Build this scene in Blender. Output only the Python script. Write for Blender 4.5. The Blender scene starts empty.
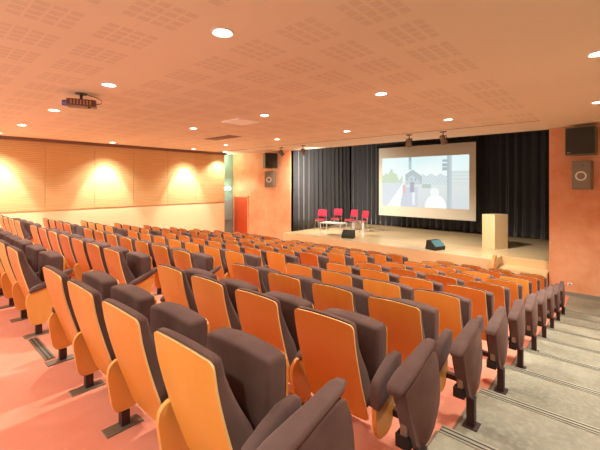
import bpy, bmesh, math, random
from mathutils import Vector, Matrix
random.seed(7)
C = bpy.context.scene.collection
PI = math.pi
# World frame: x = -a (a runs to the left along the seat rows), y runs towards the stage, z up.
EYE = 2.98
CEIL = EYE + 1.485
ROWS, RISE, PITCH, B0 = 10, 0.1484, 0.931, 0.776
Z0 = 1.484
SEATP, A0, WS, GAP = 0.616, 1.565, 0.455, 1.39
WALL_Y = 11.8
STAGE_Z = 0.78

# ------------------------------------------------------------------ helpers
def lin(r, g, b):
    f = lambda c: (c/255/12.92) if c/255 <= 0.04045 else ((c/255+0.055)/1.055)**2.4
    return (f(r), f(g), f(b), 1)

def new_mat(name, col, rough=0.6, metal=0.0, spec=0.5, emit=None, estr=0.0):
    m = bpy.data.materials.new(name); m.use_nodes = True
    p = m.node_tree.nodes['Principled BSDF']
    p.inputs['Base Color'].default_value = col
    p.inputs['Roughness'].default_value = rough
    p.inputs['Metallic'].default_value = metal
    p.inputs['Specular IOR Level'].default_value = spec
    if emit:
        p.inputs['Emission Color'].default_value = emit
        p.inputs['Emission Strength'].default_value = estr
    return m

class NT:
    def __init__(s, m): s.t = m.node_tree; s.p = s.t.nodes['Principled BSDF']
    def n(s, typ, **k):
        nd = s.t.nodes.new(typ)
        for a, v in k.items(): setattr(nd, a, v)
        return nd
    def l(s, a, b): s.t.links.new(a, b)
    def math(s, op, a, b=None, c=None):
        nd = s.n('ShaderNodeMath', operation=op)
        for i, v in enumerate((a, b, c)):
            if v is None: continue
            if isinstance(v, (int, float)): nd.inputs[i].default_value = v
            else: s.l(v, nd.inputs[i])
        return nd.outputs[0]
    def mix(s, f, a, b):
        nd = s.n('ShaderNodeMix', data_type='RGBA')
        for i, v in ((0, f), (6, a), (7, b)):
            if isinstance(v, (int, float)): nd.inputs[i].default_value = v
            elif isinstance(v, tuple): nd.inputs[i].default_value = v
            else: s.l(v, nd.inputs[i])
        return nd.outputs[2]
    def noise(s, scale, detail=3, vec=None, rough=0.5):
        nd = s.n('ShaderNodeTexNoise'); nd.inputs['Scale'].default_value = scale
        nd.inputs['Detail'].default_value = detail; nd.inputs['Roughness'].default_value = rough
        if vec is not None: s.l(vec, nd.inputs['Vector'])
        return nd.outputs['Fac']
    def coord(s, scale=(1, 1, 1), rand=False):
        tc = s.n('ShaderNodeTexCoord'); mp = s.n('ShaderNodeMapping')
        s.l(tc.outputs['Object'], mp.inputs['Vector']); mp.inputs['Scale'].default_value = scale
        if rand:
            oi = s.n('ShaderNodeObjectInfo'); cb = s.n('ShaderNodeCombineXYZ')
            r = s.math('MULTIPLY', oi.outputs['Random'], 37.0)
            s.l(r, cb.inputs[0]); s.l(r, cb.inputs[1]); s.l(r, cb.inputs[2])
            s.l(cb.outputs[0], mp.inputs['Location'])
        return mp.outputs[0]
    def ramp(s, f, lo, hi):
        nd = s.n('ShaderNodeMapRange'); nd.inputs[1].default_value = lo; nd.inputs[2].default_value = hi
        s.l(f, nd.inputs[0]); return nd.outputs[0]
    def bump(s, h, strength=0.2, dist=0.01):
        b = s.n('ShaderNodeBump'); b.inputs['Strength'].default_value = strength
        b.inputs['Distance'].default_value = dist
        s.l(h, b.inputs['Height']); s.l(b.outputs[0], s.p.inputs['Normal'])
    def base(s, c): s.l(c, s.p.inputs['Base Color'])

def link(name, me, mat, parent=None, smooth=False):
    o = bpy.data.objects.new(name, me); C.objects.link(o)
    if mat: me.materials.append(mat)
    if smooth:
        for p in me.polygons: p.use_smooth = True
    if parent: o.parent = parent
    return o

def obj(name, bm, mat, parent=None, smooth=False):
    bmesh.ops.recalc_face_normals(bm, faces=bm.faces)
    me = bpy.data.meshes.new(name); bm.to_mesh(me); bm.free()
    return link(name, me, mat, parent, smooth)

def auto_smooth(o, ang=35):
    me = o.data
    bm = bmesh.new(); bm.from_mesh(me)
    for f in bm.faces: f.smooth = True
    for e in bm.edges:
        if len(e.link_faces) == 2 and e.calc_face_angle(0) > math.radians(ang): e.smooth = False
    bm.to_mesh(me); bm.free()
    return o

def add_box(bm, lo, hi, bev=0.0, seg=2, mtx=None):
    r = bmesh.ops.create_cube(bm, size=1.0)
    vs = r['verts']
    c = [(lo[i]+hi[i])/2 for i in range(3)]; s = [hi[i]-lo[i] for i in range(3)]
    for v in vs: v.co = Vector((v.co[i]*s[i]+c[i] for i in range(3)))
    if bev > 0:
        es = list({e for v in vs for e in v.link_edges})
        rr = bmesh.ops.bevel(bm, geom=es, offset=bev, segments=seg, affect='EDGES', profile=0.5)
        vs = list({v for f in rr['faces'] for v in f.verts} | {v for v in vs if v.is_valid})
    if mtx is not None:
        for v in vs: v.co = mtx @ v.co
    return bm

def box(name, lo, hi, mat, parent=None, bev=0.0, seg=2):
    o = obj(name, add_box(bmesh.new(), lo, hi, bev, seg), mat, parent)
    if bev: auto_smooth(o)
    return o

def add_tube(bm, pts, r, seg=8):
    pts = [Vector(p) for p in pts]; rings = []
    rs = r if isinstance(r, (list, tuple)) else [r]*len(pts)
    for i, p in enumerate(pts):
        d = (pts[min(i+1, len(pts)-1)] - pts[max(i-1, 0)]).normalized()
        up = Vector((0, 0, 1)) if abs(d.z) < 0.9 else Vector((1, 0, 0))
        u = d.cross(up).normalized(); w = d.cross(u).normalized()
        rings.append([bm.verts.new(p + (u*math.cos(2*PI*k/seg) + w*math.sin(2*PI*k/seg))*rs[i]) for k in range(seg)])
    for a, b in zip(rings, rings[1:]):
        for k in range(seg): bm.faces.new((a[k], a[(k+1) % seg], b[(k+1) % seg], b[k]))
    bm.faces.new(rings[0]); bm.faces.new(rings[-1])
    return bm

def rounded(poly, r, n=3):
    out = []
    N = len(poly)
    for i in range(N):
        p = Vector(poly[i]); a = Vector(poly[i-1]); b = Vector(poly[(i+1) % N])
        da = (a-p); db = (b-p); ra = min(r, da.length*0.45); rb = min(r, db.length*0.45)
        s = p + da.normalized()*ra; e = p + db.normalized()*rb
        for k in range(n+1):
            t = k/n; out.append((1-t)**2*s + 2*t*(1-t)*p + t*t*e)
    return out

def add_prism(bm, poly, x0, x1, axis='x', bev=0.0, seg=2):
    """poly in the plane normal to axis: 'x' -> (y,z), 'z' -> (x,y), 'y' -> (x,z)"""
    def P(q, t):
        return {'x': (t, q[0], q[1]), 'y': (q[0], t, q[1]), 'z': (q[0], q[1], t)}[axis]
    a = [bm.verts.new(P(q, x0)) for q in poly]; b = [bm.verts.new(P(q, x1)) for q in poly]
    n = len(poly)
    fa = bm.faces.new(a); fb = bm.faces.new(b[::-1])
    for i in range(n): bm.faces.new((a[i], b[i], b[(i+1) % n], a[(i+1) % n]))
    if bev:
        es = list(fa.edges) + list(fb.edges)
        bmesh.ops.bevel(bm, geom=es, offset=bev, segments=seg, affect='EDGES', profile=0.5)
    return bm

def add_disc(bm, c, r, z0, z1, seg=24):
    add_prism(bm, [(c[0]+r*math.cos(2*PI*k/seg), c[1]+r*math.sin(2*PI*k/seg)) for k in range(seg)], z0, z1, 'z')
    return bm

def tag(o, label=None, cat=None, group=None, kind=None):
    if label: o['label'] = label
    if cat: o['category'] = cat
    if group: o['group'] = group
    if kind: o['kind'] = kind
    return o

def struct(o): o['kind'] = 'structure'; return o

def thing(name, label, cat, loc=(0, 0, 0), rz=0.0, group=None):
    o = bpy.data.objects.new(name, None); C.objects.link(o); o.empty_display_size = 0.1
    o.location = loc; o.rotation_euler = (0, 0, rz)
    return tag(o, label, cat, group)

def copy_tree(o, parent=None):
    c = o.copy(); C.objects.link(c)
    if parent: c.parent = parent
    for ch in list(o.children):
        if ch.name in bpy.data.objects: copy_tree(ch, c)
    return c

# ------------------------------------------------------------------ materials
def m_wood(name, c1, c2, c3, rough=0.32, zscale=1.2, xs=7, randmix=True, spec=0.5):
    m = new_mat(name, c1, rough, spec=spec); t = NT(m)
    v = t.coord((xs, xs, zscale), rand=True)
    f = t.ramp(t.noise(1.4, 3, v, 0.5), 0.15, 0.85)
    col = t.mix(f, c1, c2)
    if randmix:
        oi = t.n('ShaderNodeObjectInfo')
        col = t.mix(t.math('MULTIPLY', oi.outputs['Random'], 0.9), col, c3)
    t.base(col); return m
M = {}
M['wood'] = m_wood('chair_wood', lin(230, 166, 74), lin(222, 148, 54), lin(208, 112, 40), 0.3)
M['wood_panel'] = m_wood('arm_panel_wood', lin(228, 166, 90), lin(218, 148, 70), lin(220, 138, 62), 0.35)
M['ply'] = new_mat('plywood_edge', lin(246, 205, 140), 0.5)
def m_fabric():
    m = new_mat('brown_fabric', lin(112, 80, 76), 0.95, spec=0.15); t = NT(m)
    v = t.coord((1, 1, 1), rand=True)
    n = t.noise(420, 2, v); n2 = t.noise(6, 2, v)
    t.base(t.mix(t.ramp(n2, 0.3, 0.7), lin(90, 66, 62), lin(104, 80, 74)))
    t.bump(n, 0.35, 0.003)
    t.p.inputs['Sheen Weight'].default_value = 0.2
    t.p.inputs['Sheen Roughness'].default_value = 0.5
    t.p.inputs['Sheen Tint'].default_value = lin(220, 180, 170)
    return m
M['fabric'] = m_fabric()
M['post'] = new_mat('dark_steel', lin(58, 34, 32), 0.45, 0.3)
M['plate'] = new_mat('grey_metal', lin(130, 120, 105), 0.4, 0.6)
M['silver'] = new_mat('silver_metal', lin(150, 146, 136), 0.3, 0.8)
M['black'] = new_mat('black_plastic', lin(30, 26, 26), 0.5)
M['white'] = new_mat('white_plastic', lin(235, 232, 225), 0.4)
M['chrome'] = new_mat('chrome', lin(225, 225, 225), 0.15, 0.9)

def m_carpet():
    m = new_mat('salmon_carpet', lin(226, 110, 84), 0.95, spec=0.1); t = NT(m)
    v = t.coord()
    a = t.noise(160, 2, v); b = t.noise(3, 3, v)
    t.base(t.mix(t.ramp(b, 0.3, 0.7), lin(214, 130, 106), lin(221, 143, 119)))
    t.bump(a, 0.4, 0.004); return m
M['carpet'] = m_carpet()
def m_concrete():
    m = new_mat('taupe_concrete', lin(160, 150, 130), 0.55, spec=0.35); t = NT(m)
    v = t.coord(); b = t.noise(1.6, 6, v, 0.6); c = t.noise(25, 4, v)
    col = t.mix(t.ramp(b, 0.3, 0.72), lin(112, 104, 88), lin(150, 140, 120))
    t.base(t.mix(t.math('MULTIPLY', t.ramp(c, 0.45, 0.75), 0.3), col, lin(182, 174, 156)))
    return m
M['concrete'] = m_concrete()
def m_plaster():
    m = new_mat('orange_plaster', lin(226, 120, 66), 0.55, spec=0.3); t = NT(m)
    v = t.coord(); b = t.noise(1.3, 6, v, 0.62); c = t.noise(6, 5, v, 0.6)
    col = t.mix(t.ramp(b, 0.3, 0.7), lin(224, 146, 98), lin(240, 182, 140))
    t.base(t.mix(t.math('MULTIPLY', t.ramp(c, 0.4, 0.8), 0.35), col, lin(242, 180, 142)))
    return m
M['plaster'] = m_plaster()
CEILC = lin(234, 222, 196)
def m_ceiling():
    m = new_mat('perforated_ceiling', CEILC, 0.8, spec=0.2); t = NT(m)
    tc = t.n('ShaderNodeTexCoord'); sp = t.n('ShaderNodeSeparateXYZ'); t.l(tc.outputs['Object'], sp.inputs[0])
    a = t.math('MULTIPLY', sp.outputs[0], -1.0); b = sp.outputs[1]
    def inside(x, lo, hi):
        return t.math('MULTIPLY', t.math('GREATER_THAN', x, lo), t.math('LESS_THAN', x, hi))
    def fl(x, m_): # positive modulo
        return t.math('FLOORED_MODULO', x, m_)
    u = fl(t.math('SUBTRACT', a, 1.30), 0.73)          # block across
    w = fl(t.math('SUBTRACT', b, 2.45), 3.19)          # panel field between lamp bands
    wb = fl(w, 0.68)
    ub = fl(u, 0.125); wc = fl(wb, 0.128)
    f = t.math('MULTIPLY', t.math('LESS_THAN', u, 0.49), t.math('LESS_THAN', w, 2.72))
    f = t.math('MULTIPLY', f, t.math('LESS_THAN', wb, 0.505))
    f = t.math('MULTIPLY', f, t.math('LESS_THAN', ub, 0.088))
    f = t.math('MULTIPLY', f, t.math('LESS_THAN', wc, 0.103))
    f = t.math('MULTIPLY', f, inside(a, 1.30, 13.4))
    f = t.math('MULTIPLY', f, t.math('LESS_THAN', b, 10.0))
    # the rows of tiny holes themselves, inside every patch
    h1 = t.math('LESS_THAN', fl(ub, 0.022), 0.011); h2 = t.math('LESS_THAN', fl(wc, 0.022), 0.011)
    holes = t.math('MULTIPLY', h1, h2)
    f2 = t.math('MULTIPLY', f, t.math('ADD', 0.10, t.math('MULTIPLY', holes, 0.09)))
    seam = t.math('LESS_THAN', fl(t.math('SUBTRACT', b, 0.3), 1.2), 0.004)
    n = t.noise(0.5, 2, tc.outputs['Object'])
    col = t.mix(t.ramp(n, 0.3, 0.7), CEILC, lin(230, 217, 190))
    col = t.mix(t.math('MULTIPLY', seam, 0.2), col, lin(150, 110, 80))
    t.base(t.mix(f2, col, lin(120, 74, 48)))
    return m
M['ceiling'] = m_ceiling()
M['soffit'] = new_mat('pale_soffit', lin(236, 222, 200), 0.7)
def m_ribbed(name, c1, c2, rib=0.062):
    m = new_mat(name, c1, 0.45, spec=0.35); t = NT(m)
    tc = t.n('ShaderNodeTexCoord'); sp = t.n('ShaderNodeSeparateXYZ'); t.l(tc.outputs['Object'], sp.inputs[0])
    v = t.coord((1, 0.8, 30), rand=True)
    f = t.ramp(t.noise(1.5, 4, v), 0.3, 0.7)
    col = t.mix(f, c1, c2)
    if rib:
        g = t.math('LESS_THAN', t.math('FLOORED_MODULO', sp.outputs[2], rib), rib*0.2)
        col = t.mix(t.math('MULTIPLY', g, 0.55), col, lin(180, 130, 76))
        t.bump(t.math('SUBTRACT', 1.0, g), 0.6, 0.01)
    t.base(col); return m
M['ribbed'] = m_ribbed('ribbed_maple', lin(228, 196, 142), lin(216, 180, 122))
M['maple'] = m_ribbed('plain_maple', lin(234, 220, 176), lin(228, 212, 166), 0)
def m_stage():
    m = new_mat('stage_boards', lin(226, 186, 130), 0.28, spec=0.5); t = NT(m)
    tc = t.n('ShaderNodeTexCoord')
    br = t.n('ShaderNodeTexBrick'); t.l(tc.outputs['Object'], br.inputs['Vector'])
    br.inputs['Scale'].default_value = 1.0; br.inputs['Brick Width'].default_value = 1.3
    br.inputs['Row Height'].default_value = 0.12; br.inputs['Mortar Size'].default_value = 0.003
    br.inputs['Color1'].default_value = lin(232, 208, 164); br.inputs['Color2'].default_value = lin(222, 194, 146)
    br.inputs['Mortar'].default_value = lin(180, 146, 100)
    t.base(br.outputs['Color']); return m
M['stage'] = m_stage()
M['stage_front'] = m_wood('stage_front_wood', lin(230, 200, 152), lin(224, 190, 140), lin(220, 176, 118), 0.4, 6, 1, False)
M['birch'] = m_wood('birch', lin(236, 216, 172), lin(230, 206, 158), lin(230, 206, 158), 0.4, 1, 8, False)
def m_curtain():
    m = new_mat('grey_velvet', lin(70, 70, 72), 0.9, spec=0.15); t = NT(m)
    t.p.inputs['Sheen Weight'].default_value = 0.6
    t.p.inputs['Sheen Roughness'].default_value = 0.4
    return m
M['curtain'] = m_curtain()
M['stage_black'] = new_mat('black_paint', lin(20, 20, 20), 0.9)
M['trim_brown'] = new_mat('brown_cornice', lin(128, 98, 80), 0.7)
M['nosing'] = new_mat('nosing_metal', lin(176, 168, 150), 0.3, 0.5)
M['nosing_dark'] = new_mat('nosing_rubber', lin(58, 52, 46), 0.7)
M['base_grey'] = new_mat('grey_baseboard', lin(140, 132, 122), 0.6)
M['speaker_grey'] = new_mat('speaker_grey', lin(134, 128, 112), 0.6)
M['speaker_black'] = new_mat('speaker_black', lin(46, 46, 38), 0.7)
M['speaker_olive'] = new_mat('speaker_side', lin(110, 112, 84), 0.6)
M['lamp'] = new_mat('lamp_glow', (1, 1, 1, 1), 0.5, emit=(1.0, 0.93, 0.82, 1), estr=14)
M['pink'] = new_mat('pink_fabric', lin(180, 50, 70), 0.85, spec=0.2)
M['door_red'] = new_mat('red_door', lin(214, 82, 40), 0.5)
M['door_blue'] = new_mat('blue_grey_door', lin(150, 172, 172), 0.5)
M['green_lit'] = new_mat('green_lit_plaster', lin(160, 190, 174), 0.7)  # whitish recess wall with the green exit light put into its colour
M['screen'] = new_mat('screen_cloth', lin(214, 208, 190), 0.8)

# ------------------------------------------------------------------ room shell
def zrow(i): return Z0 - RISE*i
def edge(i): return B0 + PITCH*i + 0.74
CARP = 0.87      # a of the carpet / concrete border
def terrace(name, a0, a1, mat):
    """one solid flight: levels zrow(i) from the back to the pit"""
    prof = [(-3.2, -0.3), (-3.2, Z0)]
    for i in range(ROWS):
        prof.append((edge(i), zrow(i)))
        prof.append((edge(i), zrow(i+1) if i < ROWS-1 else 0.0))
    prof += [(13.0, 0.0), (13.0, -0.3)]
    return struct(obj(name, add_prism(bmesh.new(), prof, -a1, -a0), mat))
terrace('floor', CARP, 15.3, M['carpet'])
terrace('floor', -1.7, CARP, M['concrete'])
# nosing strips along the aisle treads
k = 1
for i in range(ROWS):
    y, z = edge(i), zrow(i)
    n = box('trim_%d' % k, (-CARP+0.004, y-0.075, z-0.002), (1.695, y+0.006, z+0.006), M['nosing']); struct(n); k += 1
    for dy in (-0.060, -0.024):
        box('rubber_strip', (-CARP+0.006, y+dy, z+0.005), (1.69, y+dy+0.009, z+0.0085), M['nosing_dark'], n)
# edge strip between carpet and concrete
bm = bmesh.new()
for i in range(ROWS):
    y0 = edge(i-1) if i else -3.1
    add_box(bm, (-CARP-0.012, y0+0.01, zrow(i)-0.003), (-CARP+0.003, edge(i)-0.08, zrow(i)+0.005))
struct(obj('trim_%d' % k, bm, M['trim_brown'])); k += 1

# ceiling
struct(box('ceiling', (-15.6, -3.2, CEIL), (1.7, 10.1, CEIL+0.15), M['ceiling']))
struct(box('ceiling', (-1.3, 10.1, CEIL), (1.7, WALL_Y+0.05, CEIL+0.15), M['ceiling']))
struct(box('ceiling', (-15.6, 10.1, CEIL+0.02), (-1.3, WALL_Y+0.3, CEIL+0.17), M['soffit']))
struct(box('trim_%d' % k, (-15.0, 10.08, CEIL-0.006), (-1.3, 10.11, CEIL+0.03), M['trim_brown'])); k += 1

# walls
struct(box('wall_right', (1.6, -3.2, -0.3), (1.75, WALL_Y+0.2, CEIL+0.1), M['plaster']))
struct(box('wall_stage_right', (-1.31, WALL_Y, -0.3), (1.75, WALL_Y+0.3, CEIL+0.12), M['plaster']))
struct(box('wall_stage_left', (-15.6, WALL_Y, -0.3), (-10.99, WALL_Y+0.08, CEIL+0.12), M['plaster']))
struct(box('wall_left', (-14.75, -3.2, -0.3), (-14.44, 10.75, CEIL+0.1), M['maple']))
struct(box('wall_recess', (-15.5, 10.0, -0.3), (-15.12, WALL_Y, CEIL+0.1), M['green_lit']))
struct(box('baseboard_right', (-1.31, WALL_Y-0.02, 0.0), (1.6, WALL_Y+0.01, 0.10), M['base_grey']))
struct(box('baseboard_left', (-13.85, WALL_Y-0.02, 0.0), (-10.99, WALL_Y+0.01, 0.10), M['base_grey']))
struct(box('trim_%d' % k, (-14.46, -3.2, CEIL-0.10), (-14.30, 10.8, CEIL-0.001), M['trim_brown'])); k += 1

# ribbed maple acoustic panels on the left wall
edges_b = [-2.6, -1.1, 0.37, 1.84, 3.33, 4.87, 6.30, 7.75, 9.12, 10.74]
pos = {3: 'farthest left, at photo edge', 4: 'fourth', 5: 'fifth'}
ordw = ['first', 'second', 'third', 'fourth', 'fifth', 'sixth', 'seventh', 'eighth', 'ninth', 'tenth']
npan = len(edges_b)-1
for i in range(2, npan):
    y0, y1 = edges_b[i]+0.006, edges_b[i+1]-0.006
    o = box('wall_panel', (-14.44, y0, 2.07), (-14.42, y1, CEIL-0.10), M['ribbed'])
    n = npan-1-i
    tag(o, 'ribbed maple acoustic wall panel on left wall, %s from the green-lit exit recess' % ordw[n], 'panel',
        'ribbed panels on the left wall')

# ------------------------------------------------------------------ stage
def stage_mesh(z0, z1):
    poly = [(-10.99, 11.35), (-2.54, 11.35), (-2.54, 12.15), (-1.31, 12.15), (-1.31, 17.2), (-10.99, 17.2)]
    return add_prism(bmesh.new(), poly, z0, z1, 'z')
st = struct(obj('stage', stage_mesh(-0.2, STAGE_Z-0.03), M['stage_front']))
sf = obj('stage_floor', stage_mesh(STAGE_Z-0.03, STAGE_Z), M['stage'], st)
# stage shell
struct(box('wall_back', (-11.6, 17.2, -0.3), (-0.8, 17.35, 5.6), M['stage_black']))
struct(box('wall_wing_left', (-11.5, WALL_Y+0.08, -0.3), (-11.35, 17.2, 5.6), M['stage_black']))
struct(box('wall_wing_right', (-0.95, 12.1, -0.3), (-0.8, 17.2, 5.6), M['stage_black']))
struct(box('ceiling_stage', (-11.5, 12.1, 5.4), (-0.8, 17.3, 5.55), M['stage_black']))
struct(box('trim_%d' % k, (-11.5, 12.11, CEIL+0.02), (-0.8, 12.2, 5.5), M['stage_black'])); k += 1

# steps at the right end of the stage
t = thing('stage_steps', 'blond wooden steps up to the stage at its right end by orange wall', 'steps', (-1.92, 11.35, 0))
for i, (y0, y1, z) in enumerate([(-0.10, 0.80, 0.26), (0.22, 0.80, 0.52)]):
    box('step', (-0.58, y0, 0.0 if i == 0 else 0.26), (0.58, y1-0.003, z), M['stage_front'], t)
pl = rounded([(-0.32, 0.0), (-0.32, 0.62), (-0.22, 0.80), (-0.02, 0.93), (0.10, 0.90), (0.10, 0.80), (0.0, 0.78), (-0.02, 0.0)], 0.06)
o = obj('side_panel', add_prism(bmesh.new(), pl, -0.66, -0.59, 'x'), M['wood_panel'], t)

# curtains
def curtain(name, p0, p1, z0, z1, folds, amp, label, seedv, group='grey stage curtains'):
    rnd = random.Random(seedv)
    p0 = Vector((p0[0], p0[1], 0)); p1 = Vector((p1[0], p1[1], 0))
    d = p1-p0; L = d.length; d.normalize(); nrm = Vector((-d.y, d.x, 0))
    n = folds*10; xs = [i/n for i in range(n+1)]
    ph = [0.0]
    for i in range(n): ph.append(ph[-1] + 2*PI/10*rnd.uniform(0.75, 1.25))
    am = [amp*(0.75+0.35*math.sin(i*0.13+seedv)+rnd.uniform(-.05, .05)) for i in range(n+1)]
    bm = bmesh.new(); rows = []
    zs = [z1, z1-0.15, z1-0.6, (z0+z1)/2, z0+0.5, z0]
    for j, z in enumerate(zs):
        t_ = j/(len(zs)-1); row = []
        for i in range(n+1):
            off = am[i]*(0.55+0.55*t_)*math.sin(ph[i]+0.25*math.sin(j*1.1+i*0.05))
            sx = 0.35*am[i]*math.sin(2*ph[i])*t_
            co = p0 + d*(xs[i]*L+sx) + nrm*off
            hem = 0.02*math.sin(i*0.21+seedv) if j == len(zs)-1 else 0
            row.append(bm.verts.new((co.x, co.y, z+hem)))
        rows.append(row)
    for a, b in zip(rows, rows[1:]):
        for i in range(n): bm.faces.new((a[i], a[i+1], b[i+1], b[i]))
    o = obj(name, bm, M['curtain'], None, True)
    mod = o.modifiers.new('s', 'SOLIDIFY'); mod.thickness = 0.008
    return tag(o, label, 'curtain', group)
CT, CB = 5.35, STAGE_Z+0.03
curtain('curtain', (-10.96, 12.0), (-10.9, 16.5), CB, CT, 13, 0.085, 'pleated grey curtain closing the left wing of the stage, beside orange wall', 1)
curtain('curtain', (-10.95, 16.75), (-8.6, 16.75), CB, CT, 8, 0.10, 'pleated grey back curtain behind the red chairs on stage', 2)
curtain('curtain', (-8.75, 16.85), (-3.9, 16.85), CB, CT, 16, 0.09, 'pleated dark back curtain hanging behind the projection screen', 3)
curtain('curtain', (-4.05, 16.7), (-1.0, 16.7), CB, CT, 10, 0.11, 'pleated black back curtain behind the wooden lectern', 4)

# projection screen with the picture thrown on it
SB = 15.5; sx0, sx1 = -8.53, -4.16; sz0, sz1 = EYE-1.51, EYE+1.70
t = thing('projection_screen', 'large white projection screen hanging over the stage showing a pale street view', 'screen', ((sx0+sx1)/2, SB, sz0))
hw, hh = (sx1-sx0)/2, sz1-sz0
box('screen_cloth', (-hw, 0, 0), (hw, 0.012, hh), M['screen'], t)
box('roller_case', (-hw-0.12, -0.04, hh-0.02), (hw+0.12, 0.10, hh+0.12), M['stage_black'], t)
box('bottom_bar', (-hw, -0.012, -0.03), (hw, 0.024, 0.012), M['screen'], t)
for sx in (-hw-0.03, hw):
    box('side_border', (sx, -0.004, -0.02), (sx+0.03, 0.016, hh), M['stage_black'], t)
def picture(u, v):
    """u 0..1 left-right, v 0..1 top-down -> sRGB"""
    def mixc(a, b, f): f = max(0, min(1, f)); return tuple(a[i]*(1-f)+b[i]*f for i in range(3))
    sky = mixc((196, 232, 236), (236, 244, 242), v/0.45)
    sky = mixc(sky, (240, 248, 246), 0.4*(0.5+0.5*math.sin(u*9+v*7)))
    ground = mixc((206, 214, 212), (190, 200, 206), (v-0.5)/0.5)
    c = sky if v < 0.5 else ground
    # distant city
    if 0.5 < u and 0.36+0.02*math.sin(u*60) < v < 0.56: c = (196, 212, 216) if int(u*50+int(v*26)) % 2 else (182, 200, 206)
    if 0.82 < u and 0.30 < v < 0.54: c = (190, 208, 208) if int(v*30) % 2 else (206, 218, 216)
    # trees
    h = 0.30+0.05*math.sin(u*37)+0.03*math.sin(u*91)
    if u < 0.27 and h+max(0, u-0.16)*1.2 < v < 0.57: c = (172, 198, 160) if int(u*70+v*40) % 3 else (186, 208, 176)
    # building with gable
    if 0.30 < u < 0.50:
        roof = 0.25+abs(u-0.385)*1.15
        if roof < v < 0.55:
            c = (176, 194, 198)
            if v-roof < 0.10 + 0.4*abs(u-0.385): c = (150, 170, 178)
            elif int((u-0.3)*60) % 3 == 1 and int(v*30) % 3 == 1: c = (128, 148, 156)
    if 0.345 < u < 0.375 and 0.0 < v < 0.25: c = (150, 178, 186) if v > 0.08 else (120, 150, 160)
    # road and white ramp
    if v > 0.52:
        if u < 0.27-(v-0.52)*0.35: c = (196, 206, 216)
        e0 = 0.27-(v-0.52)*0.42; e1 = 0.285-(v-0.52)*0.10
        if e0 < u < e1: c = (238, 244, 246)
        if e1 < u < 0.45 and v > 0.6: c = (178, 188, 206)
    if 0.268 < u < 0.30 and 0.56 < v < 0.72: c = (206, 160, 160)
    if 0.36 < u < 0.41 and 0.50 < v < 0.70: c = (132, 140, 160)
    if 0.385 < u < 0.42 and 0.70 < v < 0.95: c = (216, 226, 232)
    if 0.50 < u < 0.60 and 0.54 < v < 0.62: c = (150, 176, 168)
    # white dome
    if ((u-0.65)/0.115)**2+((v-0.97)/0.22)**2 < 1: c = (248, 252, 252)
    if ((u-0.64)/0.05)**2+((v-0.70)/0.09)**2 < 1: c = (226, 236, 238)
    # pole with lamps
    if 0.775 < u < 0.825: c = (150, 170, 178) if u < 0.80 else (166, 184, 190)
    if 0.725 < u < 0.775 and 0.08 < v < 0.30 and int(v*40) % 3 != 2: c = (132, 158, 162)
    return c
NX, NZ = 120, 68
bm = bmesh.new(); lay = bm.loops.layers.float_color.new('pic')
px0, px1 = -hw+0.165, hw-0.255; pz1, pz0 = hh-0.52, 0.43
V = [[bm.verts.new((px0+(px1-px0)*i/NX, -0.003, pz1+(pz0-pz1)*j/NZ)) for i in range(NX+1)] for j in range(NZ+1)]
for j in range(NZ):
    for i in range(NX):
        f = bm.faces.new((V[j][i], V[j+1][i], V[j+1][i+1], V[j][i+1]))
        c = lin(*[0.72*q_+0.28*w_ for q_, w_ in zip(picture((i+.5)/NX, (j+.5)/NZ), (226, 232, 228))])
        for lp in f.loops: lp[lay] = c
me = bpy.data.meshes.new('projected_picture'); bm.to_mesh(me); bm.free()
mp = new_mat('projected_light', (0.5, 0.5, 0.5, 1), 0.9); t_ = NT(mp)
at = t_.n('ShaderNodeAttribute', attribute_name='pic'); t_.l(at.outputs['Color'], t_.p.inputs['Emission Color'])
t_.p.inputs['Base Color'].default_value = (0.05, 0.05, 0.05, 1)
EMP = t_.p.inputs['Emission Strength']; EMP.default_value = 0.95
pic = link('projected_picture', me, mp, t)
pic['label'] = 'projected street picture with a gabled building, pole and trees'

# ------------------------------------------------------------------ doors and exit
d = struct(box('door_1', (-14.97, WALL_Y-0.03, 0.0), (-13.90, WALL_Y+0.02, 2.26), M['door_red'], None, 0.006))
bm = bmesh.new()
for lo, hi in (((-15.03, WALL_Y-0.045, 0), (-14.965, WALL_Y+0.02, 2.33)), ((-13.905, WALL_Y-0.045, 0), (-13.84, WALL_Y+0.02, 2.33)), ((-15.03, WALL_Y-0.045, 2.262), (-13.84, WALL_Y+0.02, 2.33))):
    add_box(bm, lo, hi)
obj('door_frame', bm, M['plaster'], d)
obj('door_handle', add_tube(bmesh.new(), [(-14.02, WALL_Y-0.03, 1.08), (-14.02, WALL_Y-0.09, 1.08), (-14.18, WALL_Y-0.09, 1.08)], 0.014), M['silver'], d)
d = struct(box('door_2', (-15.13, 10.82, 0.0), (-15.07, 11.72, 2.15), M['door_blue'], None, 0.006))
obj('push_bar', add_tube(bmesh.new(), [(-15.02, 10.9, 1.05), (-15.02, 11.65, 1.05)], 0.02), M['silver'], d)
t = thing('exit_sign', 'small glowing green-white exit light above the recessed door', 'sign', (-15.05, 11.35, 2.62))
box('housing', (-0.05, -0.22, 0), (0.05, 0.22, 0.16), M['white'], t, 0.01)
box('lit_panel', (0.05, -0.2, 0.02), (0.058, 0.2, 0.14), new_mat('exit_glow', (0.5, 1, 0.8, 1), emit=(0.62, 1.0, 0.86, 1), estr=12), t)

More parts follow.
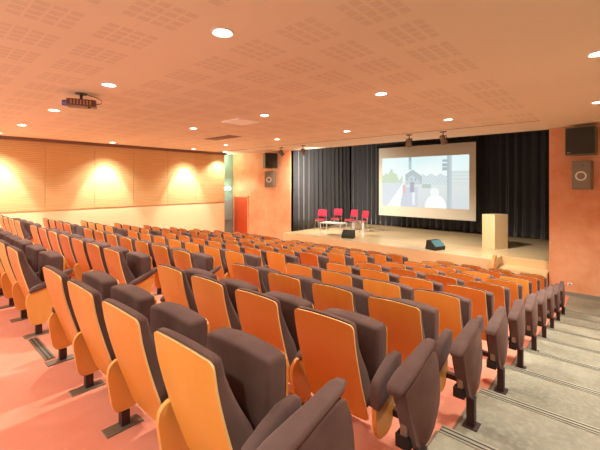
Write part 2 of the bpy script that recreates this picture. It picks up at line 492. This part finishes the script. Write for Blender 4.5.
def lamp(kind, name, loc, energy, col, size=0.08, spot=None, blend=0.5, target=None, parent=None):
    ld = bpy.data.lights.new(name, kind); ld.energy = energy; ld.color = col
    if kind in ('POINT', 'SPOT'): ld.shadow_soft_size = size
    if spot: ld.spot_size = math.radians(spot); ld.spot_blend = blend
    o = bpy.data.objects.new(name, ld); C.objects.link(o); o.location = loc
    if target is not None:
        o.rotation_euler = (Vector(target)-Vector(loc)).to_track_quat('-Z', 'Y').to_euler()
    if parent: o.parent = parent
    return o
lamp('POINT', 'exit_lamp', (-14.85, 11.35, 2.7), 7, (0.55, 1.0, 0.82), 0.08)
lamp('POINT', 'recess_lamp', (-14.75, 10.95, 4.2), 22, (0.7, 1.0, 0.82), 0.08)

# ------------------------------------------------------------------ ceiling lights
def downlight_proto():
    t = thing('ceiling_light', None, None)
    bm = bmesh.new(); seg = 28
    prof = [(0.115, 0.0), (0.115, -0.008), (0.10, -0.012), (0.095, -0.004), (0.095, 0.0)]
    rings = [[bm.verts.new((r*math.cos(2*PI*k/seg), r*math.sin(2*PI*k/seg), z)) for k in range(seg)] for r, z in prof]
    for a, b in zip(rings, rings[1:]):
        for q in range(seg): bm.faces.new((a[q], a[(q+1) % seg], b[(q+1) % seg], b[q]))
    obj('trim_ring', bm, M['white'], t)
    obj('diffuser', add_disc(bmesh.new(), (0, 0), 0.082, -0.0035, -0.001, 28), M['lamp'], t)
    return t
DL = downlight_proto(); used = [False]
def downlight(a, b, label, power, col, spot=118, blend=0.7, vis=True):
    o = DL if not used[0] else copy_tree(DL); used[0] = True
    o.location = (-a, b, CEIL)
    tag(o, label, 'ceiling light', 'recessed round ceiling lights')
    lamp('SPOT', 'downlight_lamp', (0, 0, -0.03), power, col, 0.07, spot, blend, parent=o)
    return o
WARM = (0.96, 1.0, 0.88)
PW = 205
rown = ['nearest', 'middle', 'farthest']
for r in range(3):
    b = 2.125+3.193*r
    for q in range(0, 6):
        a = 0.066+2.82*q if q else (0.12 if r == 1 else 0.2)
        PWQ = PW*(1.9 if q == 0 else 1.0)
        if q == 5 or (r == 1 and q == 4): continue
        if r == 0 and q == 0: lab = None
        where = ['rightmost', 'second from right', 'third from right', 'fourth from right', 'fifth from right'][q]
        if r == 0: where = ['off', 'rightmost', 'second from right', 'third from right', 'fourth from right'][q]
        if r == 0 and q == 0:
            lamp('SPOT', 'downlight_lamp', (-a, b, CEIL-0.03), PW, WARM, 0.07, 118, 0.7); continue
        downlight(a, b, 'round recessed ceiling light, %s in the %s ceiling row' % (where, rown[r]), PWQ, WARM)
# lamps of the row behind the camera
for q in range(0, 5): lamp('SPOT', 'downlight_lamp', (-(0.066+2.82*q), -1.07, CEIL-0.03), PW, WARM, 0.07, 118, 0.7)
# wall washers beside the maple wall: 45 degree cones give the scallops
for q, b in enumerate((2.0, 5.22, 8.55)):
    lab = ['round ceiling light beside maple wall at left photo edge', 'round ceiling light beside maple wall above the middle scallop',
           'round ceiling light beside maple wall nearest the exit recess'][q]
    o = downlight(13.68, b, lab, 78, (1.0, 1.0, 0.90), 91, 0.06)
    lamp('SPOT', 'lower_wall_fill', (-13.68, b, CEIL-0.03), 480, (1.0, 1.0, 0.92), 0.05, 58, 0.5, target=(-14.5, b, CEIL-3.0))  # extra fill spot added at each washer to brighten the lower wall
downlight(13.9, 10.35, 'small round ceiling light in front of the green-lit recess', 60, (0.85, 1.0, 0.85), 110, 0.4)

# hatch panels
tag(box('ceiling_hatch', (-7.03, 5.15, CEIL-0.03), (-6.38, 5.78, CEIL+0.002), new_mat('hatch_white', lin(254, 252, 246), 0.5)),
    'white square hatch panel in the ceiling beside a round light', 'hatch')
tag(box('ceiling_vent', (-10.3, 6.82, CEIL-0.012), (-8.9, 7.28, CEIL+0.002), new_mat('vent_brown', lin(120, 74, 44), 0.6)),
    'long dark brown vent panel in the ceiling', 'vent')

# projector under the ceiling
t = thing('projector', 'dark ceiling projector on a short bracket near the left photo side', 'projector', (-6.62, 2.03, CEIL-0.17), math.radians(-22))
o = obj('body', add_prism(bmesh.new(), rounded([(-0.14, -0.20), (0.14, -0.20), (0.15, 0.22), (-0.15, 0.22)], 0.04), -0.055, 0.055, 'z', 0.012), new_mat('projector_body', lin(96, 62, 50), 0.35, 0.2), t); auto_smooth(o)
bm = bmesh.new(); add_tube(bm, [(-0.02, -0.195, 0.0), (-0.02, -0.27, 0.0)], [0.052, 0.045], 18)
obj('lens', bm, new_mat('lens_blue', lin(110, 110, 170), 0.15, 0.2), t)
bm = bmesh.new()
for q in range(7): add_box(bm, (0.146, -0.14+q*0.045, -0.035), (0.156, -0.12+q*0.045, 0.035))
obj('vent_grille', bm, new_mat('grille_tan', lin(180, 130, 90), 0.5), t)
bm = bmesh.new(); add_tube(bm, [(0, 0, 0.05), (0, 0, 0.16)], 0.022, 12); add_disc(bm, (0, 0), 0.09, 0.155, 0.168, 20)
add_tube(bm, [(0, 0, 0.07), (0.09, 0.1, 0.06)], 0.008, 6); add_tube(bm, [(0, 0, 0.07), (-0.09, -0.1, 0.06)], 0.008, 6)
obj('bracket', bm, M['black'], t)
bm = bmesh.new(); add_tube(bm, [(0.02, 0.21, 0.0), (0.03, 0.29, 0.02), (0.03, 0.30, 0.08), (0.02, 0.22, 0.12), (0.01, 0.08, 0.155)], 0.006, 6)
obj('cable', bm, M['black'], t)
obj('foot', add_disc(bmesh.new(), (0.06, 0.12), 0.02, -0.075, -0.05, 12), M['black'], t)

# spotlights under the pale soffit
def track_spot(a, b, label, aim, power, spotdeg=60, col=(1, 0.9, 0.78), scale=1.0):
    t = thing('stage_spotlight', label, 'spotlight', (-a, b, CEIL+0.02), 0, 'stage spotlights under the ceiling')
    obj('mount_plate', add_box(bmesh.new(), (-0.09, -0.03, -0.02), (0.09, 0.03, 0)), M['black'], t)
    obj('stem', add_tube(bmesh.new(), [(0, 0, -0.02), (0, 0, -0.13)], 0.014), M['black'], t)
    bm = bmesh.new()
    add_box(bm, (-0.10, -0.012, -0.25), (-0.088, 0.012, -0.12)); add_box(bm, (0.088, -0.012, -0.25), (0.10, 0.012, -0.12)); add_box(bm, (-0.10, -0.012, -0.132), (0.10, 0.012, -0.12))
    obj('yoke', bm, M['black'], t)
    d = (Vector(aim)-Vector((-a, b, CEIL-0.23))).normalized()
    c = Vector((0, 0, -0.23))
    bm = bmesh.new(); add_tube(bm, [c-d*0.13, c-d*0.10, c+d*0.04, c+d*0.13], [0.045, 0.075, 0.085, 0.095], 18)
    obj('lamp_head', bm, M['plate'], t, True)
    lamp('SPOT', 'stage_lamp', (-a+d.x*0.17, b+d.y*0.17, CEIL-0.21+d.z*0.17), power, col, 0.05, spotdeg, 1.0, target=aim)
track_spot(4.76, 10.55, 'silver and black stage spotlight above the screen, left of the right-hand pair', (-6.8, 14.0, 1.2), 800, 85)
track_spot(3.72, 10.55, 'silver and black stage spotlight above the screen, right of the right-hand pair', (-3.2, 13.0, 0.8), 650, 75)
track_spot(10.53, 10.75, 'small black spotlight above the left wall loudspeaker', (-9.0, 14.5, 1.2), 520, 80)
track_spot(9.3, 10.75, 'small black spotlight above the left end of the grey curtain', (-10.8, 14.6, 2.0), 900, 120)

# ------------------------------------------------------------------ loudspeakers
def speaker(name, label, loc, rz, size, dark, cone_r, group=None, tilt=0):
    w, dpt, h = size
    t = thing(name, label, 'loudspeaker', loc, rz, group)
    m1 = M['speaker_black'] if dark else M['speaker_grey']
    o = obj('cabinet', add_prism(bmesh.new(), rounded([(-w/2, 0), (w/2, 0), (w/2*0.8, dpt), (-w/2*0.8, dpt)], 0.02), -h/2, h/2, 'z', 0.01), M['speaker_olive'] if dark else m1, t); auto_smooth(o)
    box('front_grille', (-w/2+0.02, -0.012, -h/2+0.02), (w/2-0.02, 0.004, h/2-0.02), m1, t, 0.004)
    if cone_r:
        seg = 28; bm = bmesh.new(); cz = -0.03*h
        prof = [(cone_r, -0.012), (cone_r, -0.022), (cone_r*0.72, -0.020), (cone_r*0.70, -0.014)]
        rings = [[bm.verts.new((r*math.cos(2*PI*q/seg), y, cz+r*math.sin(2*PI*q/seg))) for q in range(seg)] for r, y in prof]
        for a, b in zip(rings, rings[1:]):
            for q in range(seg): bm.faces.new((a[q], a[(q+1) % seg], b[(q+1) % seg], b[q]))
        obj('cone_ring', bm, M['white'], t)
        bm = bmesh.new(); add_prism(bm, [(cone_r*0.3*math.cos(2*PI*q/20), cz+cone_r*0.3*math.sin(2*PI*q/20)) for q in range(20)], -0.02, -0.012, 'y')
        obj('dust_cap', bm, M['speaker_grey'], t)
        obj('tweeter', add_prism(bmesh.new(), [(w*0.10+0.035*math.cos(2*PI*q/16), h*0.34+0.03*math.sin(2*PI*q/16)) for q in range(16)], -0.016, -0.011, 'y'), M['speaker_olive'], t)
    else:
        box('badge', (-w/2+0.05, -0.017, -h/2+0.05), (-w/2+0.12, -0.011, -h/2+0.075), M['silver'], t)
    # wall bracket reaching back to the wall
    bk = obj('bracket', add_box(bmesh.new(), (-0.04, dpt-0.005, -0.08), (0.04, dpt+0.07, 0.08)), M['black'], t)
    return t
speaker('wall_speaker', 'large black loudspeaker high on the right orange wall', (-0.62, WALL_Y-0.50, EYE+1.06), math.radians(-14), (0.64, 0.38, 0.70), True, 0)
speaker('wall_speaker', 'grey loudspeaker with round cone ring, below the black one on right wall', (-0.60, WALL_Y-0.46, EYE+0.20), math.radians(-14), (0.40, 0.34, 0.72), False, 0.12)
speaker('wall_speaker', 'squat loudspeaker high on the left orange wall', (-11.72, WALL_Y-0.46, EYE+1.03), math.radians(72), (0.64, 0.38, 0.70), True, 0)
speaker('wall_speaker', 'grey loudspeaker with white cone, lower on the left orange wall', (-11.88, WALL_Y-0.46, EYE+0.18), math.radians(22), (0.46, 0.34, 0.74), False, 0.13)
# wall socket
t = thing('wall_socket', 'small white wall socket low on the right orange wall', 'socket', (-0.86, WALL_Y, 0.30))
box('cover', (-0.05, -0.014, -0.04), (0.05, 0.0, 0.04), M['white'], t, 0.004)
box('outlet', (-0.022, -0.018, -0.02), (0.022, -0.013, 0.02), M['speaker_grey'], t)

# ------------------------------------------------------------------ things on the stage
RAY = math.radians(12.8)
t = thing('lectern', 'plain pale birch box lectern on the right of the stage', 'lectern', (-2.96, 13.1+0.38, STAGE_Z), 0)
t.location = (-3.02, 13.1+0.37, STAGE_Z); t.rotation_euler = (0, 0, RAY+PI/4)
w = 0.27; h = 1.14
bm = bmesh.new(); add_box(bm, (-w, -w, 0), (w, w, h-0.03)); obj('body', bm, M['birch'], t)
bm = bmesh.new(); add_prism(bm, [(-w, h-0.03), (w, h-0.03), (w, h-0.005), (-w, h+0.02)], -w, w, 'x')
obj('top', bm, M['birch'], t)
obj('microphone', add_tube(bmesh.new(), [(-0.05, 0.1, h), (-0.05, 0.1, h+0.05), (-0.1, 0.02, h+0.09)], 0.006, 6), M['black'], t)

def wedge(label, a, b, rz, s, top):
    t = thing('stage_monitor', label, 'stage monitor', (-a, b, STAGE_Z), rz)
    pl = [(-0.24, 0), (-0.26, 0.13), (-0.02, 0.34), (0.16, 0.34), (0.22, 0.0)]
    o = obj('cabinet', add_prism(bmesh.new(), [(p*s, q*s) for p, q in pl], -0.26*s, 0.26*s, 'x', 0.008), M['speaker_black'], t)
    d = Vector((0, 0.24, 0.21)).normalized()
    bm = bmesh.new()
    y0, z0, y1, z1 = -0.25*s, 0.14*s, -0.03*s, 0.333*s
    nr = Vector((0, -0.21, 0.24)).normalized()*0.012
    vs = []
    for e in (0, 1):
        vs.append([bm.verts.new(Vector((x, y, z))+nr*e) for x, y, z in ((-0.23*s, y0, z0), (0.23*s, y0, z0), (0.23*s, y1, z1), (-0.23*s, y1, z1))])
    bm.faces.new(vs[0]); bm.faces.new(vs[1])
    for q in range(4): bm.faces.new((vs[0][q], vs[0][(q+1) % 4], vs[1][(q+1) % 4], vs[1][q]))
    obj('grille', bm, top, t)
    return t
wedge('black wedge stage monitor with teal grille at the middle of the stage edge', 4.45, 11.85, math.radians(68), 0.9, new_mat('teal_grille', lin(92, 140, 150), 0.5))
wedge('dark box monitor on the stage beside the white coffee table', 8.0, 12.05, math.radians(20), 0.9, M['speaker_black'])

def stage_chair(label, a, b, rz):
    t = thing('stage_chair', label, 'chair', (-a, b, STAGE_Z), rz, 'red chairs on the stage')
    # seat faces -y (towards the audience)
    o = obj('seat', add_prism(bmesh.new(), rounded([(-0.22, -0.22), (0.22, -0.22), (0.20, 0.20), (-0.20, 0.20)], 0.06), 0.44, 0.50, 'z', 0.015), M['pink'], t); auto_smooth(o)
    bm = bmesh.new()
    add_prism(bm, rounded([(-0.23, 0.0), (0.23, 0.0), (0.225, 0.34), (-0.225, 0.34)], 0.08), -0.02, 0.02, 'y', 0.012)
    for v in bm.verts: v.co = Vector((v.co.x, 0.235+v.co.y+0.16*v.co.z-0.25*v.co.x**2, 0.60+v.co.z))
    o = obj('backrest', bm, M['pink'], t); auto_smooth(o)
    for sx in (-1, 1):
        obj('leg', add_tube(bmesh.new(), [(sx*0.2, -0.19, 0.44), (sx*0.22, -0.23, 0.0)], 0.014), M['chrome'], t)
        obj('leg', add_tube(bmesh.new(), [(sx*0.2, 0.24, 0.72), (sx*0.2, 0.20, 0.44), (sx*0.22, 0.26, 0.0)], 0.014), M['chrome'], t)
    obj('seat_frame', add_tube(bmesh.new(), [(-0.2, -0.19, 0.43), (0.2, -0.19, 0.43), (0.2, 0.2, 0.43), (-0.2, 0.2, 0.43), (-0.2, -0.19, 0.43)], 0.012), M['chrome'], t)
    return t
stage_chair('red chair with chrome legs, leftmost of four on the stage', 10.43, 13.34, math.radians(18))
stage_chair('red chair with chrome legs, second from left, behind coffee table', 10.18, 14.25, math.radians(12))
stage_chair('red chair with chrome legs, third from left, turned leftwards', 9.28, 14.15, math.radians(-12))
stage_chair('red chair with chrome legs, rightmost of four on the stage', 8.56, 13.9, math.radians(-22))
def low_table(label, a, b, w, d, h, rz, topm):
    t = thing('coffee_table', label, 'table', (-a, b, STAGE_Z), rz)
    box('table_top', (-w/2, -d/2, h-0.035), (w/2, d/2, h), topm, t, 0.006)
    for sx in (-1, 1):
        for sy in (-1, 1):
            box('leg', (sx*(w/2-0.03)-0.02, sy*(d/2-0.03)-0.02, 0), (sx*(w/2-0.03)+0.02, sy*(d/2-0.03)+0.02, h-0.035), M['white'], t)
    return t
low_table('white coffee table in front of the left red chairs on stage', 8.75, 12.05, 1.0, 0.6, 0.56, math.radians(8), M['white'])
def m_glass():
    m = new_mat('glass', (0.9, 0.97, 0.95, 1), 0.05); m.node_tree.nodes['Principled BSDF'].inputs['Transmission Weight'].default_value = 0.9
    return m
low_table('small glass-topped low table with white legs by the dark box monitor', 7.95, 12.7, 0.45, 0.5, 0.62, math.radians(25), m_glass())

# ------------------------------------------------------------------ theatre chair
TOP = 0.828
W = WS/2
def prof(z):   # rear face of the back shell
    pts = [(0.19, 0.178), (0.25, 0.158), (0.34, 0.126), (0.45, 0.088), (0.58, 0.050), (0.70, 0.020), (TOP, 0.0)]
    for (z0, y0), (z1, y1) in zip(pts, pts[1:]):
        if z <= z1:
            f = (z-z0)/(z1-z0); return y0+(y1-y0)*f
    return 0.0
def halfw(z, r=0.028, w=W, zb=0.24, top=TOP):
    if z > top-r:
        q = z-(top-r); return w-r+math.sqrt(max(0, r*r-q*q))
    if z < zb+r:
        q = (zb+r)-z; return w-r+math.sqrt(max(0, r*r-q*q))
    return w
def shell_grid(w, zb, top, yoff, nx=10):
    zs = [zb+0.0001, zb+0.015, zb+0.04] + [zb+0.04+(top-0.05-zb-0.04)*i/9 for i in range(1, 10)] + [top-0.026, top-0.018, top-0.010, top-0.004, top-0.0001]
    G = []
    for z in zs:
        hwz = halfw(z, 0.028, w, zb, top)
        G.append([(x, yoff(x, z), z+0.014*(1-(x/w)**2)*((z-zb)/(top-zb))**4) for x in [hwz*(-1+2*i/nx) for i in range(nx+1)]])
    return G
def closed_pair(bm, A, B):
    a = [[bm.verts.new(p) for p in r] for r in A]; b = [[bm.verts.new(p) for p in r] for r in B]
    n, m = len(a), len(a[0])
    for j in range(n-1):
        for i in range(m-1):
            bm.faces.new((a[j][i], a[j][i+1], a[j+1][i+1], a[j+1][i])); bm.faces.new((b[j][i], b[j+1][i], b[j+1][i+1], b[j][i+1]))
    rim = []
    for j in range(n-1): rim += [(a[j][0], a[j+1][0], b[j+1][0], b[j][0]), (a[j][m-1], b[j][m-1], b[j+1][m-1], a[j+1][m-1])]
    for i in range(m-1): rim += [(a[0][i], b[0][i], b[0][i+1], a[0][i+1]), (a[n-1][i], a[n-1][i+1], b[n-1][i+1], b[n-1][i])]
    rf = [bm.faces.new(r) for r in rim]
    return rf
CRV = 0.35
def rear(x, z): return prof(z) + CRV*x*x*0.55
def make_chair():
    t = thing('theatre_chair', None, None)
    # plywood back shell
    bm = bmesh.new()
    A = shell_grid(W, 0.195, TOP, lambda x, z: rear(x, z)); B = shell_grid(W, 0.195, TOP, lambda x, z: rear(x, z)+0.010)
    rf = closed_pair(bm, A, B)
    for f in rf: f.material_index = 1
    o = obj('backrest', bm, M['wood'], t); o.data.materials.append(M['ply']); auto_smooth(o, 50)
    o['label'] = 'curved orange plywood back shell'
    # cushion
    def thick(z):
        pts = [(0.26, 0.08), (0.36, 0.15), (0.46, 0.15), (0.60, 0.105), (0.75, 0.068), (0.9, 0.06)]
        for (z0, y0), (z1, y1) in zip(pts, pts[1:]):
            if z <= z1: return y0+(y1-y0)*(z-z0)/(z1-z0)
        return 0.045
    top = TOP+0.010; zb = 0.27; wc = W-0.004
    def fr(x, z):
        e = max(0, 1-(abs(x)/wc)**8)**0.5; ez = min(1, max(0.0, (top-z)/0.03))**0.5
        return rear(x, z)+0.0102+thick(z)*(0.45+0.55*e)*(0.35+0.65*ez)
    bm = bmesh.new()
    A = shell_grid(wc, zb, top, lambda x, z: rear(x, z)+0.0102, 14); B = shell_grid(wc, zb, top, fr, 14)
    closed_pair(bm, A, B)
    o = obj('back_cushion', bm, M['fabric'], t); auto_smooth(o, 55)
    # tipped-up seat
    def seat_pad():
        bm = bmesh.new(); nx, nz = 14, 12; ws = 0.235; z0, z1 = 0.29, 0.730; y0, y1 = 0.282, 0.410
        def sq(u, p): return math.copysign(abs(u)**p, u)
        add_box(bm, (-ws, y0, z0), (ws, y1, z1), 0.024, 3)
        bmesh.ops.subdivide_edges(bm, edges=[e for e in bm.edges if abs(e.verts[0].co.x-e.verts[1].co.x) > 0.3], cuts=7)
        for v in bm.verts:
            x, y, z = v.co
            f = (z-z0)/(z1-z0)
            v.co.z += 0.022*(1-(x/ws)**2)*max(0, f)
            v.co.x *= 1-0.04*(1-f)
            if y < y0+0.05: v.co.y += 0.012*(x/ws)**2 - 0.006
        return bm
    s = obj('seat', seat_pad(), M['fabric'], t); auto_smooth(s, 50)
    s['label'] = 'brown upholstered seat tipped up'
    pl = rounded([(-0.225, 0.30), (0.225, 0.30), (0.232, 0.72), (-0.232, 0.72)], 0.05)
    bm = add_prism(bmesh.new(), pl, 0.406, 0.419, 'y')
    obj('seat_shell', bm, M['wood_panel'], s)
    bm = bmesh.new(); add_box(bm, (-0.235, 0.22, 0.27), (0.235, 0.26, 0.31)); add_box(bm, (-0.2, 0.22, 0.28), (-0.16, 0.33, 0.32)); add_box(bm, (0.16, 0.22, 0.28), (0.2, 0.33, 0.32))
    obj('hinge_bar', bm, M['post'], t)
    return t
def armrest(parent, x, free=False):
    """plywood side panel, pad, post and floor plate at local x"""
    poly = rounded([(0.10, 0.13), (0.065, 0.36), (0.095, 0.425), (0.36, 0.505 if free else 0.46), (0.41, 0.46 if free else 0.42), (0.33, 0.22), (0.27, 0.115), (0.14, 0.095)], 0.05)
    p = obj('arm_panel', add_prism(bmesh.new(), poly, x-0.014, x+0.014, 'x', 0.003, 1), M['wood_panel'], parent)
    e = obj('arm_pad', arm_pad_bm(x, [(0.10, 0.44, 0.028, 0.018), (0.14, 0.455, 0.032, 0.028), (0.22, 0.48, 0.034, 0.032), (0.33, 0.525, 0.033, 0.032), (0.43, 0.570, 0.030, 0.028), (0.47, 0.585, 0.018, 0.014)] if free else
        [(0.14, 0.43, 0.026, 0.016), (0.18, 0.44, 0.030, 0.026), (0.26, 0.455, 0.032, 0.028), (0.34, 0.475, 0.031, 0.026), (0.39, 0.485, 0.018, 0.012)]), M['fabric'], parent, True)
    bm = bmesh.new(); add_box(bm, (x-0.044, 0.15, 0.094), (x-0.0142, 0.20, 0.36)); add_box(bm, (x-0.034, 0.15, 0), (x+0.012, 0.20, 0.094))
    obj('leg', bm, M['post'], parent)
    obj('floor_plate', add_box(bmesh.new(), (x-0.05, 0.055, 0.0), (x+0.045, 0.27, 0.008), 0.002, 1), M['plate'], parent)
def arm_pad_bm(x, secs, seg=14):
    bm = bmesh.new(); rings = []
    for y, z, rx, rz in secs:
        ring = []
        for q in range(seg):
            an = 2*PI*q/seg; cx, sz = math.cos(an), math.sin(an)
            ring.append(bm.verts.new((x+rx*math.copysign(abs(cx)**0.6, cx), y, z+rz*math.copysign(abs(sz)**0.6, sz))))
        rings.append(ring)
    for a, b in zip(rings, rings[1:]):
        for q in range(seg): bm.faces.new((a[q], a[(q+1) % seg], b[(q+1) % seg], b[q]))
    bm.faces.new(rings[0]); bm.faces.new(rings[-1])
    return bm
XL, XR = -(W+0.0805), W+0.0805
def end_panel(parent):
    """upholstered aisle-end panel that stores the writing tablet, right of the last seat"""
    # inner arm
    obj('arm_pad', arm_pad_bm(XR+0.02, [(0.07, 0.43, 0.026, 0.05), (0.09, 0.44, 0.036, 0.085), (0.18, 0.475, 0.040, 0.092), (0.27, 0.51, 0.040, 0.092), (0.34, 0.53, 0.036, 0.075), (0.375, 0.54, 0.022, 0.05)]), M['fabric'], parent, True)
    bm = add_prism(bmesh.new(), rounded([(0.10, 0.28), (0.10, 0.42), (0.33, 0.45), (0.34, 0.30), (0.28, 0.15), (0.13, 0.15)], 0.05), XR-0.012, XR+0.018, 'x', 0.003, 1)
    obj('arm_panel', bm, M['wood_panel'], parent)
    x0, x1 = W+0.250, W+0.325
    poly = rounded([(-0.03, 0.60), (0.415, 0.665), (0.455, 0.52), (0.475, 0.38), (0.44, 0.25), (0.33, 0.185), (0.20, 0.175), (0.13, 0.22)], 0.06)
    p = obj('end_panel', add_prism(bmesh.new(), poly, x0, x1, 'x', 0.012, 3), M['fabric'], parent); auto_smooth(p, 40)
    p['label'] = 'brown upholstered aisle end panel'
    obj('panel_cap', arm_pad_bm((x0+x1)/2-0.006, [(-0.055, 0.585, 0.03, 0.012), (-0.035, 0.598, 0.048, 0.020), (0.05, 0.620, 0.052, 0.022), (0.18, 0.642, 0.048, 0.021), (0.30, 0.664, 0.042, 0.019), (0.40, 0.684, 0.038, 0.017), (0.44, 0.692, 0.024, 0.010)]), M['fabric'], p, True)
    bm = bmesh.new(); poly2 = rounded([(0.02, 0.56), (0.34, 0.60), (0.40, 0.42), (0.36, 0.28), (0.16, 0.24)], 0.05)
    obj('tablet', add_prism(bm, poly2, x0-0.022, x0-0.004, 'x', 0.003, 1), M['black'], p)
    h = obj('tablet_hinge', add_box(bmesh.new(), (x0+0.005, 0.07, 0.30), (x0+0.045, 0.11, 0.39), 0.006, 2), M['silver'], p)
    obj('hinge_housing', add_box(bmesh.new(), (x0-0.03, 0.085, 0.215), (x0+0.05, 0.15, 0.29), 0.004, 1), M['black'], p)
    bm = bmesh.new(); add_box(bm, (x0+0.045, 0.15, 0.0), (x0+0.10, 0.205, 0.21)); add_box(bm, (XR-0.01, 0.30, 0.22), (x0+0.03, 0.34, 0.26)); add_box(bm, (x0+0.045, 0.15, 0.20), (x0+0.074, 0.34, 0.24)); obj('leg', bm, M['post'], parent)
    obj('floor_plate', add_box(bmesh.new(), (x0+0.02, 0.12, 0.0), (x0+0.125, 0.235, 0.008), 0.002, 1), M['post'], parent)

bare = make_chair(); proto = copy_tree(bare); armrest(proto, XL)                       # ordinary chair
proto_both = copy_tree(proto); armrest(proto_both, XR, True)         # free arm on both sides (right end of a block)
proto_left = bare; armrest(proto_left, XL, True)     # free arm on the left (left end of a block)
proto_end = copy_tree(proto); end_panel(proto_end)             # aisle end
protos = {'n': [proto, False], 'b': [proto_both, False], 'e': [proto_end, False], 'l': [proto_left, False]}
rowname = ['in nearest row', 'in second row', 'in third row', 'in fourth row', 'in fifth row', 'in sixth row', 'in seventh row',
           'in eighth row', 'in ninth row', 'in front row by stage']
cf, sf_ = math.cos(0.7217), math.sin(0.7217)
def screen_x(a, b):
    X = -cf*a+sf_*b; Z = sf_*a+cf*b
    return 300+355.6*X/Z if Z > 0.1 else -999
count = 0
for i in range(ROWS):
    for s in range(15):
        al = A0+SEATP*s+(GAP-SEATP if s >= 4 else 0)+(GAP-SEATP if s >= 11 else 0)
        ac = al-WS/2; b = B0+PITCH*i-(0.016 if i == 0 else 0)
        if max(screen_x(al-WS, b), screen_x(al-WS-0.07, b+0.5)) < 1: continue
        kind = 'e' if s == 0 else ('b' if s in (4, 11) else ('l' if s in (3, 10, 14) else 'n'))
        pr = protos[kind]
        o = pr[0] if not pr[1] else copy_tree(pr[0]); pr[1] = True
        o.location = (-ac, b, zrow(i))
        if s < 4: p = ['at the stair aisle', 'second from stair aisle', 'third from stair aisle', 'fourth from stair aisle'][s]
        elif s < 11: p = '%s from right in middle block' % ordw[s-4]
        else: p = '%s from right in far block' % ordw[s-11]
        look = 'wood-backed chair with brown end panel' if s == 0 else 'wood-backed brown theatre chair'
        tag(o, '%s %s, %s' % (look, rowname[i], p), 'chair', 'theatre chairs in sloping rows')
        count += 1
# floor rails where the removable chairs go
for i in range(2):
    for g in range(2):
        ac = (A0+SEATP*3 + 0.17, A0+SEATP*3+GAP-WS-0.17) if g == 0 else None
        if ac is None: continue
        b = B0+PITCH*i+0.09; z = zrow(i)
        t = thing('floor_rail', ['metal floor rail in the gap of the nearest chair row', 'metal floor rail in the gap of second chair row'][i], 'rail', (-(ac[0]+ac[1])/2, b, z))
        hw_ = (ac[1]-ac[0])/2
        box('rail', (-hw_, -0.035, 0), (hw_, 0.035, 0.010), M['plate'], t)
        box('slot', (-hw_+0.01, -0.022, 0.0095), (hw_-0.01, -0.008, 0.0115), M['nosing_dark'], t)
        box('slot', (-hw_+0.01, 0.008, 0.0095), (hw_-0.01, 0.022, 0.0115), M['nosing_dark'], t)

# ------------------------------------------------------------------ world, camera, colour
w = bpy.data.worlds.new('World'); bpy.context.scene.world = w; w.use_nodes = True
w.node_tree.nodes['Background'].inputs[0].default_value = (0.95, 1.0, 0.94, 1)
w.node_tree.nodes['Background'].inputs[1].default_value = 1.35
cam = bpy.data.cameras.new('Camera'); co = bpy.data.objects.new('Camera', cam); C.objects.link(co)
cam.sensor_width = 36; cam.sensor_fit = 'HORIZONTAL'; cam.lens = 36*355.6/600
cam.shift_y = -(225-183.14)/600
cam.clip_start = 0.02
co.location = (0, 0, EYE); co.rotation_euler = (PI/2, 0, 0.7217)
bpy.context.scene.camera = co
vs = bpy.context.scene.view_settings
vs.view_transform = 'Standard'; vs.look = 'None'; vs.gamma = 1.0; vs.exposure = 0.22; vs.use_curve_mapping = False
